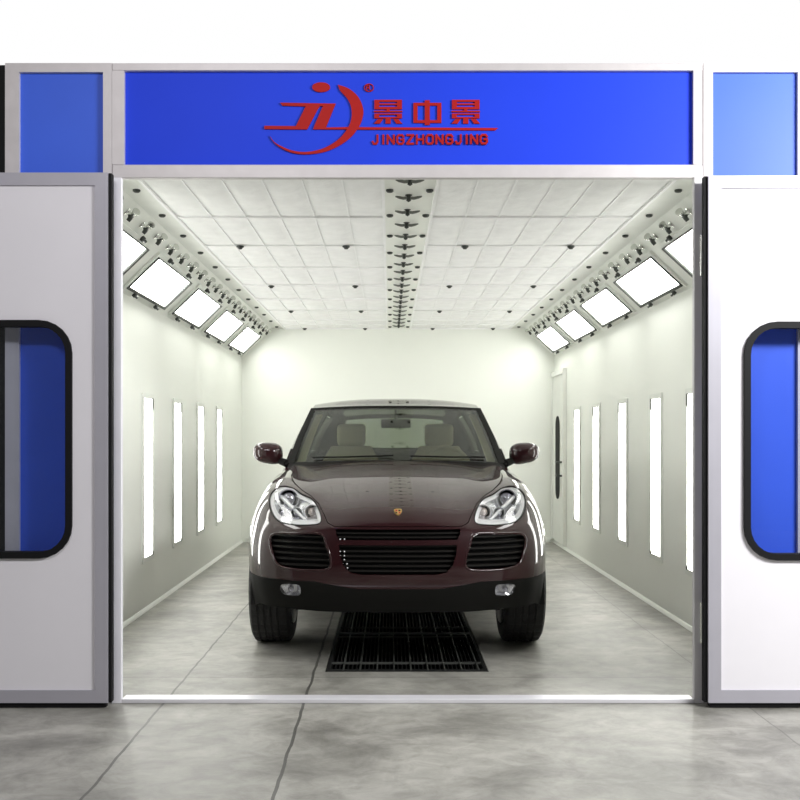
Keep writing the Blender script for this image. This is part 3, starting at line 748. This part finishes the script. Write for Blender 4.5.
        MB().lathe([(.016, 0), (.016, -.02), (.010, -.028), (.001, -.03)], c0+Vector((0, .05, 0)), (0, 1, 0), 14).build('bulb', M_bulb, fo, 40)
    # crest on the bonnet
    h = hit(396.6, 512.5); nb = Vector((0, -.55, .83)); up = Vector((0, .83, .55))
    sh = smooth_poly([(-.5, .45), (0, .53), (.5, .45), (.47, -.05), (.25, -.40), (0, -.58), (-.25, -.40), (-.47, -.05)], 3)
    c = Vector((0, h.y, h.z))+nb*.001
    crest = MB().prism([c+Vector((a*.042, 0, 0))+up*b*.052 for a, b in sh], nb*.005).build('crest', M_gold, root)
    for k, (x0, x1, z0, z1, mm) in enumerate(((-.34, -.08, .08, .34, M_redl), (.08, .34, -.30, -.04, M_redl), (.08, .34, .08, .34, M_plast), (-.34, -.08, -.30, -.04, M_plast))):
        q = [c+Vector((a*.042, 0, 0))+up*b*.052+nb*.005 for a, b in ((x0, z0), (x1, z0), (x1, z1), (x0, z1))]
        MB().prism(q, nb*.001).build('crest_field', mm, crest)
    # ---------------- flanks
    def belt(s):
        P = [(1.50, .79, 1.10), (1.9, .838, 1.118), (2.8, .858, 1.130), (3.745, .85, 1.150), (4.3, .82, 1.165), (4.66, .775, 1.175)]
        return poly_at(P, s)
    def poly_at(P, s):
        s = max(P[0][0], min(P[-1][0], s))
        for k in range(len(P)-1):
            if s <= P[k+1][0]:
                t = (s-P[k][0])/(P[k+1][0]-P[k][0]); q = [Vector(P[max(0, min(len(P)-1, k+a))]) for a in (-1, 0, 1, 2)]
                v = crv(*q, t); return Vector((v.y, s, v.z))
    ZL = [1.03, .90, .80, .70, .60, .50, .34]; XL = [.032, .898, .912, .917, .915, .909, .893]
    def rear_edge(z):         # s of the rear-arch front edge at height z
        dz = z-.37; r = .43
        return 3.745-math.sqrt(max(0, r*r-max(dz, 0)**2)) if z < .80 else 3.745
    NB = len(ZL)
    def flank_pt(f, v):       # f 0..1 along, v 0..1 from belt to sill
        k = v*NB; i = min(int(k), NB-1); t = k-i
        def node(i_, s):
            b = belt(s)
            if i_ == 0: return b.x, b.z
            z = ZL[i_-1]; x = b.x+XL[0] if i_ == 1 else XL[i_-1]
            if s < 1.9: x -= (1.9-s)*.02
            return x, z
        zt = 1.13 if i == 0 else ZL[i-1]; zz = zt+(ZL[i]-zt)*t
        s = 1.485+(rear_edge(zz)-1.485)*f
        (x0, z0), (x1, z1) = node(i, s), node(i+1, s)
        (xm, zm) = node(max(i-1, 0), s); (xp, zp) = node(min(i+2, NB), s)
        x = crv(xm if i else 2*x0-x1, x0, x1, xp, t); z = crv(zm if i else 2*z0-z1, z0, z1, zp, t)
        return Vector((x, s, z))
    def mirror_mesh(me):
        m2 = me.copy(); m2.transform(Matrix.Scale(-1, 4, (1, 0, 0))); m2.flip_normals(); return m2
    def pair(name, me, m, parent=root, sm=32):
        a = link(me, name, m, parent, sm); b = link(mirror_mesh(me), name, m, parent, sm); return a, b
    for (fa, fb, va, vb, nm) in ((0, .55, 0, 1, 'front_door'), (.553, 1, 0, 1, 'rear_door')):
        me = grid_mesh(lambda u, v: flank_pt(fa+(fb-fa)*u, va+(vb-va)*v), 14, 28, False, .02, (0, 2.4, .7), nm)
        for o, s in zip(pair(nm, me, M_paint), (1, -1)):
            hf = fb-.10 if fb < .9 else fb-.18
            p = flank_pt(hf, .19); q = flank_pt(hf+.07, .19)
            MB().tube([(s*p.x, p.y, p.z), (s*(p.x+.03), p.y+.02, p.z), (s*(q.x+.03), q.y-.02, q.z), (s*q.x, q.y, q.z)], .010, 8).build('door_handle', M_paint, o, 40)
    # rear quarter + tail
    TZ = [1.175, 1.06, .93, .80, .68, .55, .42, .34]
    def tail_pt(u, v):        # u: 0 arch edge .. 1 centre, v: top..bottom
        k = v*7; i = min(int(k), 6); t = k-i; z = TZ[i]+(TZ[i+1]-TZ[i])*t
        dz = z-.37; se = 3.745+(math.sqrt(max(0, .43**2-max(dz, 0)**2)) if z < .80 else 0)
        bx = belt(3.9).x; w = bx if z > 1.15 else (.88+(.916-.88)*min(1, (1.15-z)/.35)) if z > .8 else .912-.02*max(0, (.55-z)/.2)
        w = min(w, bx+.075*min(1, max(0, (1.175-z)/.2)))
        tail = 4.70 if z > 1.0 else 4.70+.10*min(1, (1.0-z)/.35)
        if z < .5: tail -= .06*(.5-z)/.16
        P = [(w, se), (w, se+(4.3-se)*.5), (w*.985, 4.36), (w*.93, tail-.18), (w*.80, tail-.05), (w*.5, tail-.01), (0, tail)]
        kk = u*6; a = min(int(kk), 5); tt = kk-a
        q = [Vector(P[max(0, min(6, a+b)) ]) for b in (-1, 0, 1, 2)]
        if a == 5: q[3] = Vector((-P[5][0], P[5][1]))
        r = crv(*q, tt); return Vector((max(r.x, 0) if u < 1 else 0, r.y, z))
    me = grid_mesh(tail_pt, 36, 21, True, .02, (0, 3.6, .7), 'tail'); link(me, 'tail_body', M_paint, root, 32)
    # ---------------- cabin
    def arc(a, b, bulge_y, bulge_z, t):   # t -1..1 across
        c = 1-t*t; return a
    RAILS = [(2.10, .648, 1.540), (2.5, .655, 1.583), (3.2, .652, 1.595), (3.9, .640, 1.56), (4.36, .60, 1.525)]
    def rail(s): return poly_at(RAILS, s)
    CEN = [(1.98, 0, 1.556), (2.5, 0, 1.630), (3.2, 0, 1.640), (3.9, 0, 1.612), (4.36, 0, 1.568)]
    def roof_pt(u, v):
        sc_ = 1.98+(4.40-1.98)*u; sr = 2.10+(4.36-2.10)*u
        c = poly_at(CEN, sc_); r = rail(sr); w = v
        k = 1-(1-w**2.6)
        return Vector((r.x*w, c.y+(r.y-c.y)*w*w, c.z+(r.z-c.z)*k))
    link(grid_mesh(roof_pt, 24, 16, True, .03, (0, 3.2, .7), 'roof'), 'roof', M_paint, root, 32)
    def wind_pt(u, v):
        a = Vector((.775*v, 1.435+.165*v*v, 1.150-.022*v*v)); b = Vector((.648*v, 1.98+.12*v*v, 1.556-.016*v**2.6))
        p = a+(b-a)*u; p.y -= .02*math.sin(PI*u); p.z += .012*math.sin(PI*u); return p
    link(grid_mesh(lambda u, v: wind_pt(.0+.955*u, v*.965), 14, 14, True, .005, (0, 2.6, .6), 'w'), 'windscreen', M_wind, root, 32)
    # black band along the edges of the windscreen
    link(grid_mesh(lambda u, v: wind_pt(.955+.045*u, v)+Vector((0, -.001, .001)), 2, 14, True, .008, (0, 2.6, .6), 'w'), 'windscreen_band', M_plast, root, 32)
    pm = grid_mesh(lambda u, v: wind_pt(u, .955+.055*v)+Vector((.004*v, -.003, .002)), 14, 3, False, .03, (0, 2.6, .6), 'p')
    pair('windscreen_pillar', pm, M_plast)
    tm = grid_mesh(lambda u, v: wind_pt(.06+.90*u, .875+.075*v)+Vector((0, .05, -.035)), 14, 3, False, .012, (0, 2.6, .6), 'p')
    pair('pillar_trim', tm, M_beige)
    # cowl below the screen
    def cowl(u, v):
        a = surf_eval(FRONT, R-.12, v*4.2); b = wind_pt(.03, v); return a+(b-a)*u+Vector((0, 0, -.008))
    link(grid_mesh(cowl, 3, 14, True, .01, (0, 1.6, .3), 'c'), 'cowl', M_plast, root, 32)
    for x0, x1 in ((-.60, -.02), (.10, .64)):
        p = [wind_pt(.05, abs(x0)/.77), wind_pt(.045, abs((x0+x1)/2)/.77), wind_pt(.06, abs(x1)/.77)]
        for q, x in zip(p, (x0, (x0+x1)/2, x1)): q.x = x
        p = [q+Vector((0, -.014, .010)) for q in p]
        MB().tube(p, .006, 6).build('wiper', M_plast, root, 40)
    # side glazing and pillars on the surface between waist and roof rail
    def side_pt(f, h):        # f: 0 screen pillar .. 1 rear pillar; h: 0 belt .. 1 rail
        sb = 1.60+(4.62-1.60)*f; sr = 2.10+(4.36-2.10)*f
        b = belt(sb); r = rail(sr)
        if f < .12:
            k = 1-f/.12; b = b.lerp(Vector((.782, 1.60, 1.128)), k*.999)
        p = b.lerp(r, h); p.x += .018*math.sin(PI*h); return p
    def strip(fa, fb, ha, hb, th, name, m, nu=8):
        me = grid_mesh(lambda u, v: side_pt(fa+(fb-fa)*u, ha+(hb-ha)*v), nu, 8, False, th, (0, 3.1, .9), name); return pair(name, me, m)
    strip(.0, .035, 0, 1, .03, 'side_pillar', M_paint, 3)
    strip(.035, .36, .04, .93, .005, 'side_window', M_wind); strip(.36, .41, .0, 1, .03, 'side_pillar', M_plast, 3)
    strip(.41, .68, .04, .93, .005, 'side_window', M_wind); strip(.68, .73, .0, 1, .03, 'side_pillar', M_plast, 3)
    strip(.73, .90, .06, .90, .005, 'side_window', M_wind); strip(.90, 1.0, .0, 1, .03, 'side_pillar', M_paint, 4)
    strip(.03, .92, .0, .045, .02, 'waist_trim', M_plast, 20); strip(.03, .92, .92, 1.0, .02, 'roof_edge', M_paint, 20)
    # rear window + tailgate top
    def rw(u, v):
        b = Vector((.775*v, 4.70-.05*v*v, 1.172)); t_ = Vector((.60*v, 4.40-.04*v*v, 1.568-.043*v**2.6)); return b.lerp(t_, u)
    link(grid_mesh(lambda u, v: rw(.08+.80*u, .80*v), 8, 10, True, .005, (0, 3.2, .9), 'r'), 'rear_window', M_wind, root, 32)
    pair('rear_pillar', grid_mesh(lambda u, v: rw(u, .80+.20*v), 8, 3, False, .03, (0, 3.2, .9), 'r'), M_paint)
    link(grid_mesh(lambda u, v: rw(.88+.12*u, .80*v), 3, 10, True, .02, (0, 3.2, .9), 'r'), 'rear_spoiler', M_paint, root, 32)
    link(grid_mesh(lambda u, v: rw(.08*u, .80*v), 2, 10, True, .02, (0, 3.2, .9), 'r'), 'tailgate_edge', M_paint, root, 32)
    for s in (-1, 1):
        m = MB(); m.box(s*.66-.12, s*.66+.12, 4.63, 4.735, .86, 1.05, .02); m.build('tail_lamp', M_redl, root, 40)
    # door mirrors
    for s in (-1, 1):
        mr = thing_part('door_mirror', root)
        cx_, cy_, cz_ = s*.945, 1.72, 1.198
        def mp(u, v):
            a = 2*PI*v; t = u
            rr = math.sin(min(t, 1)*PI/2)**.75; yy = -.085*math.cos(t*PI/2)
            x = .108*rr*math.copysign(abs(math.cos(a))**.72, math.cos(a)); z = .078*rr*math.copysign(abs(math.sin(a))**.72, math.sin(a))
            z *= (1-.10*s*x/.108); return Vector((cx_+x, cy_+yy, cz_+z+.010*s*x/.108))
        m = MB(); g_ = [[m.bm.verts.new(mp(i/9, j/28)) for j in range(28)] for i in range(1, 10)]
        tip = m.bm.verts.new(mp(0, 0))
        for j in range(28): m.bm.faces.new((tip, g_[0][j], g_[0][(j+1) % 28]))
        for a_, b_ in zip(g_, g_[1:]):
            for j in range(28): m.bm.faces.new((a_[j], b_[j], b_[(j+1) % 28], a_[(j+1) % 28]))
        back = [m.bm.verts.new(mp(1, j/28)+Vector((0, .03, 0))) for j in range(28)]
        for j in range(28): m.bm.faces.new((g_[-1][j], back[j], back[(j+1) % 28], g_[-1][(j+1) % 28]))
        m.bm.faces.new(back); m.build('mirror_housing', M_paint, mr, 40)
        m = MB().prism([Vector((cx_+(p.x-cx_)*.88, cy_+.031, cz_+(p.z-cz_)*.86)) for p in [mp(1, j/28) for j in range(28)]], (0, .004, 0)); m.build('mirror_glass', M_alloy, mr)
        MB().tube([(s*.80, 1.66, 1.125), (s*.845, 1.69, 1.140), (s*.875, 1.71, 1.165), (s*.90, 1.72, 1.19)], [.030, .026, .024, .03], 10).build('mirror_arm', M_plast, mr, 40)
        MB().prism([(s*.790, 1.60, 1.115), (s*.80, 1.82, 1.125), (s*.770, 1.84, 1.23)], (s*.02, 0, 0)).build('mirror_base', M_plast, mr)
    # wheels
    for (sx, ys, nm) in ((-1, .89, 'f'), (1, .89, 'f'), (-1, 3.745, 'r'), (1, 3.745, 'r')):
        wh = thing_part('wheel', root); cx_ = sx*.790; r0 = .368; hw = .125; m = MB()
        prof = [(-hw*.80, .245), (-hw*.98, .262), (-hw*1.0, .30), (-hw*.98, .338), (-hw*.86, .362)]
        tread = []
        nb = 5; x0 = -hw*.80; x1 = hw*.80; wd_ = (x1-x0)/nb
        for b_ in range(nb):
            a_ = x0+b_*wd_; tread += [(a_+.002, r0-.003), (a_+wd_-.012, r0), (a_+wd_-.010, r0-.009), (a_+wd_-.002, r0-.009)] if b_ < nb-1 else [(a_+.002, r0-.001), (a_+wd_-.002, r0-.003)]
        prof = prof+tread+[(-x, r) for x, r in reversed(prof)]
        N = 120; rings = []
        for k in range(N):
            an = 2*PI*k/N; notch = .006 if k % 4 == 0 else 0; ring = []
            for (x, r) in prof:
                rr = r-(notch if r > r0-.005 or abs(x) > hw*.8 and r > .35 else 0)
                ring.append(m.bm.verts.new((cx_+x, ys+rr*math.cos(an), r0+rr*math.sin(an))))
            rings.append(ring)
        for k in range(N):
            A, B = rings[k], rings[(k+1) % N]
            for q in range(len(prof)-1): m.bm.faces.new((A[q], A[q+1], B[q+1], B[q]))
        m.build('tyre', M_tyre, wh, 30)
        m = MB().lathe([(.246, -.13), (.252, -.125), (.235, -.10), (.225, .0), (.235, .10), (.252, .125), (.246, .13), (.228, .118), (.20, .06), (.20, -.02), (.228, -.11)], (cx_, ys, r0), (sx, 0, 0), 40)
        m.build('rim', M_alloy, wh, 40)
        sp = MB()
        for k in range(5):
            an = PI/2+2*PI*k/5; d_ = Vector((0, math.cos(an), math.sin(an))); tt_ = Vector((0, -d_.z, d_.y)); o = Vector((cx_+sx*.105, ys, r0))
            a4 = [o+d_*.04+tt_*.035, o+d_*.04-tt_*.035, o+d_*.232-tt_*.026, o+d_*.232+tt_*.026]; sp.prism(a4, (-sx*.035, 0, 0))
        sp.lathe([(.055, -.04), (.06, .0), (.05, .012), (.001, .016)], (cx_+sx*.100, ys, r0), (sx, 0, 0), 20)
        sp.build('spokes', M_alloy, wh, 30)
        # liner of the wheel arch
        m = MB(); g_ = []
        for k in range(19):
            an = math.radians(-8+196*k/18); g_.append([m.bm.verts.new((sx*x, ys+.445*math.cos(an), .37+.445*math.sin(an))) for x in (.58, .885)])
        for a_, b_ in zip(g_, g_[1:]): m.bm.faces.new((a_[0], a_[1], b_[1], b_[0]))
        cen = [m.bm.verts.new((sx*.60, ys, .37))]
        for a_, b_ in zip(g_, g_[1:]): m.bm.faces.new((a_[0], b_[0], cen[0]))
        m.build('arch_liner', M_void, root)
    # underside and bulkheads
    ub = MB().box(-.60, .60, .32, 4.6, .30, .36).box(-.92, .92, 1.40, 3.24, .30, .40).box(-.60, .60, .24, 1.30, .36, .80).box(-.78, .78, 1.36, 1.42, .36, 1.06)
    ub.box(-.88, .88, 4.25, 4.55, .34, .40).box(-.16, .16, .30, 1.2, .285, .30)
    ub.build('underbody', M_void, root)
    MB().box(-.90, .90, 1.43, 4.55, .40, .43).build('cabin_floor', M_dash, root)
    # dashboard
    m = MB(); m.prism([(-.76, 1.50, 1.06), (-.76, 1.75, 1.105), (-.76, 2.0, 1.085), (-.76, 2.08, 1.02), (-.76, 2.02, .80), (-.76, 1.5, .7)], (1.52, 0, 0)); m.build('dashboard', M_dash, root, 50)
    m = MB(); m.prism([(-.74, 2.075, 1.0), (-.74, 2.09, .98), (-.74, 2.03, .80), (-.74, 2.0, .80)], (1.48, 0, 0)); m.build('dashboard_trim', M_beige, root)
    sw = MB(); c = Vector((.40, 2.24, 1.06)); ax = Vector((0, .45, -.0)).normalized()
    nx_ = Vector((1, 0, 0)); nz_ = Vector((0, .35, .94)).normalized()
    sw.loop_tube([c+nx_*.19*math.cos(2*PI*k/28)+nz_*.19*math.sin(2*PI*k/28) for k in range(28)], .016, 8)
    sw.tube([c-nx_*.18, c, c+nx_*.18], .018, 8).tube([c, c-nz_*.18], .018, 8).tube([c+Vector((0, -.16, -.02)), c], .03, 8)
    sw.build('steering_wheel', M_beige, root, 50)
    # seats
    for (cx_, cy_) in ((-.38, 2.62), (.38, 2.62)):
        st = thing_part('seat', root)
        MB().box(cx_-.26, cx_+.26, cy_-.30, cy_+.26, .62, .80, .05).build('seat_cushion', M_beige, st, 50)
        m = MB(); pr = [(-.24, 0), (-.26, .2), (-.25, .38), (-.17, .52), (.17, .52), (.25, .38), (.26, .2), (.24, 0)]
        m.prism([(cx_+x, cy_+.18+z*.22, .72+z) for x, z in pr], (0, .12, -.02)); m.build('seat_back', M_beige, st, 50)
        MB().box(cx_-.125, cx_+.125, cy_+.30, cy_+.40, 1.24, 1.43, .035).build('head_restraint', M_beige, st, 50)
    rs = thing_part('rear_seat', root)
    MB().box(-.66, .66, 3.28, 3.80, .62, .82, .05).build('seat_cushion', M_dash, rs, 50)
    MB().box(-.66, .66, 3.78, 3.92, .80, 1.20, .05).build('seat_back', M_dash, rs, 50)
    for x in (-.42, .42): MB().box(x-.12, x+.12, 3.84, 3.92, 1.22, 1.36, .03).build('head_restraint', M_dash, rs, 50)
    MB().box(-.70, .70, 3.95, 4.55, 1.05, 1.08).build('parcel_shelf', M_dash, root)
    m = MB().box(-.115, .115, 1.985, 2.01, 1.385, 1.455, .012).tube([(0, 2.0, 1.45), (0, 1.99, 1.53)], .012, 8); m.build('rear_view_mirror', M_plast, root, 40)
def thing_part(name, root):
    o = bpy.data.objects.new(name, None); C.objects.link(o); o.parent = root; return o
car()

# ---------------------------------------------------------------- camera, light
cam = bpy.data.cameras.new('camera'); co = bpy.data.objects.new('camera', cam); C.objects.link(co)
co.location = (0, 0, CZ); co.rotation_euler = (PI/2, 0, 0)
cam.sensor_width = 36; cam.lens = F/800*36; cam.shift_x = (400-VX)/800; cam.shift_y = (VY-400)/800*1.0
bpy.context.scene.camera = co
wd = bpy.data.worlds.new('hall_light'); bpy.context.scene.world = wd; wd.use_nodes = True
wd.node_tree.nodes['Background'].inputs[0].default_value = (1, 1, 1, 1); wd.node_tree.nodes['Background'].inputs[1].default_value = 1.0
def area(name, loc, target, sx, sy, power, col=(1, 1, 1)):
    l = bpy.data.lights.new(name, 'AREA'); l.shape = 'RECTANGLE'; l.size = sx; l.size_y = sy; l.energy = power; l.color = col
    o = bpy.data.objects.new(name, l); C.objects.link(o); o.location = loc
    o.rotation_euler = (Vector(target)-Vector(loc)).to_track_quat('-Z', 'Y').to_euler(); return o
area('hall_lamp_and_fill', (3.8, 2.2, 3.4), (2.2, 4.6, 1.8), 1.6, .5, 265)
area('hall_lamp_and_fill', (-1.4, .6, 4.4), (-1.6, 4.6, 1.4), 1.6, .4, 60, (1, .97, 1))  # weak fill light, added to brighten the left door leaf
sc = bpy.context.scene
sc.view_settings.view_transform = 'Standard'; sc.view_settings.look = 'None'; sc.view_settings.exposure = 0; sc.view_settings.gamma = 1; sc.view_settings.use_curve_mapping = False
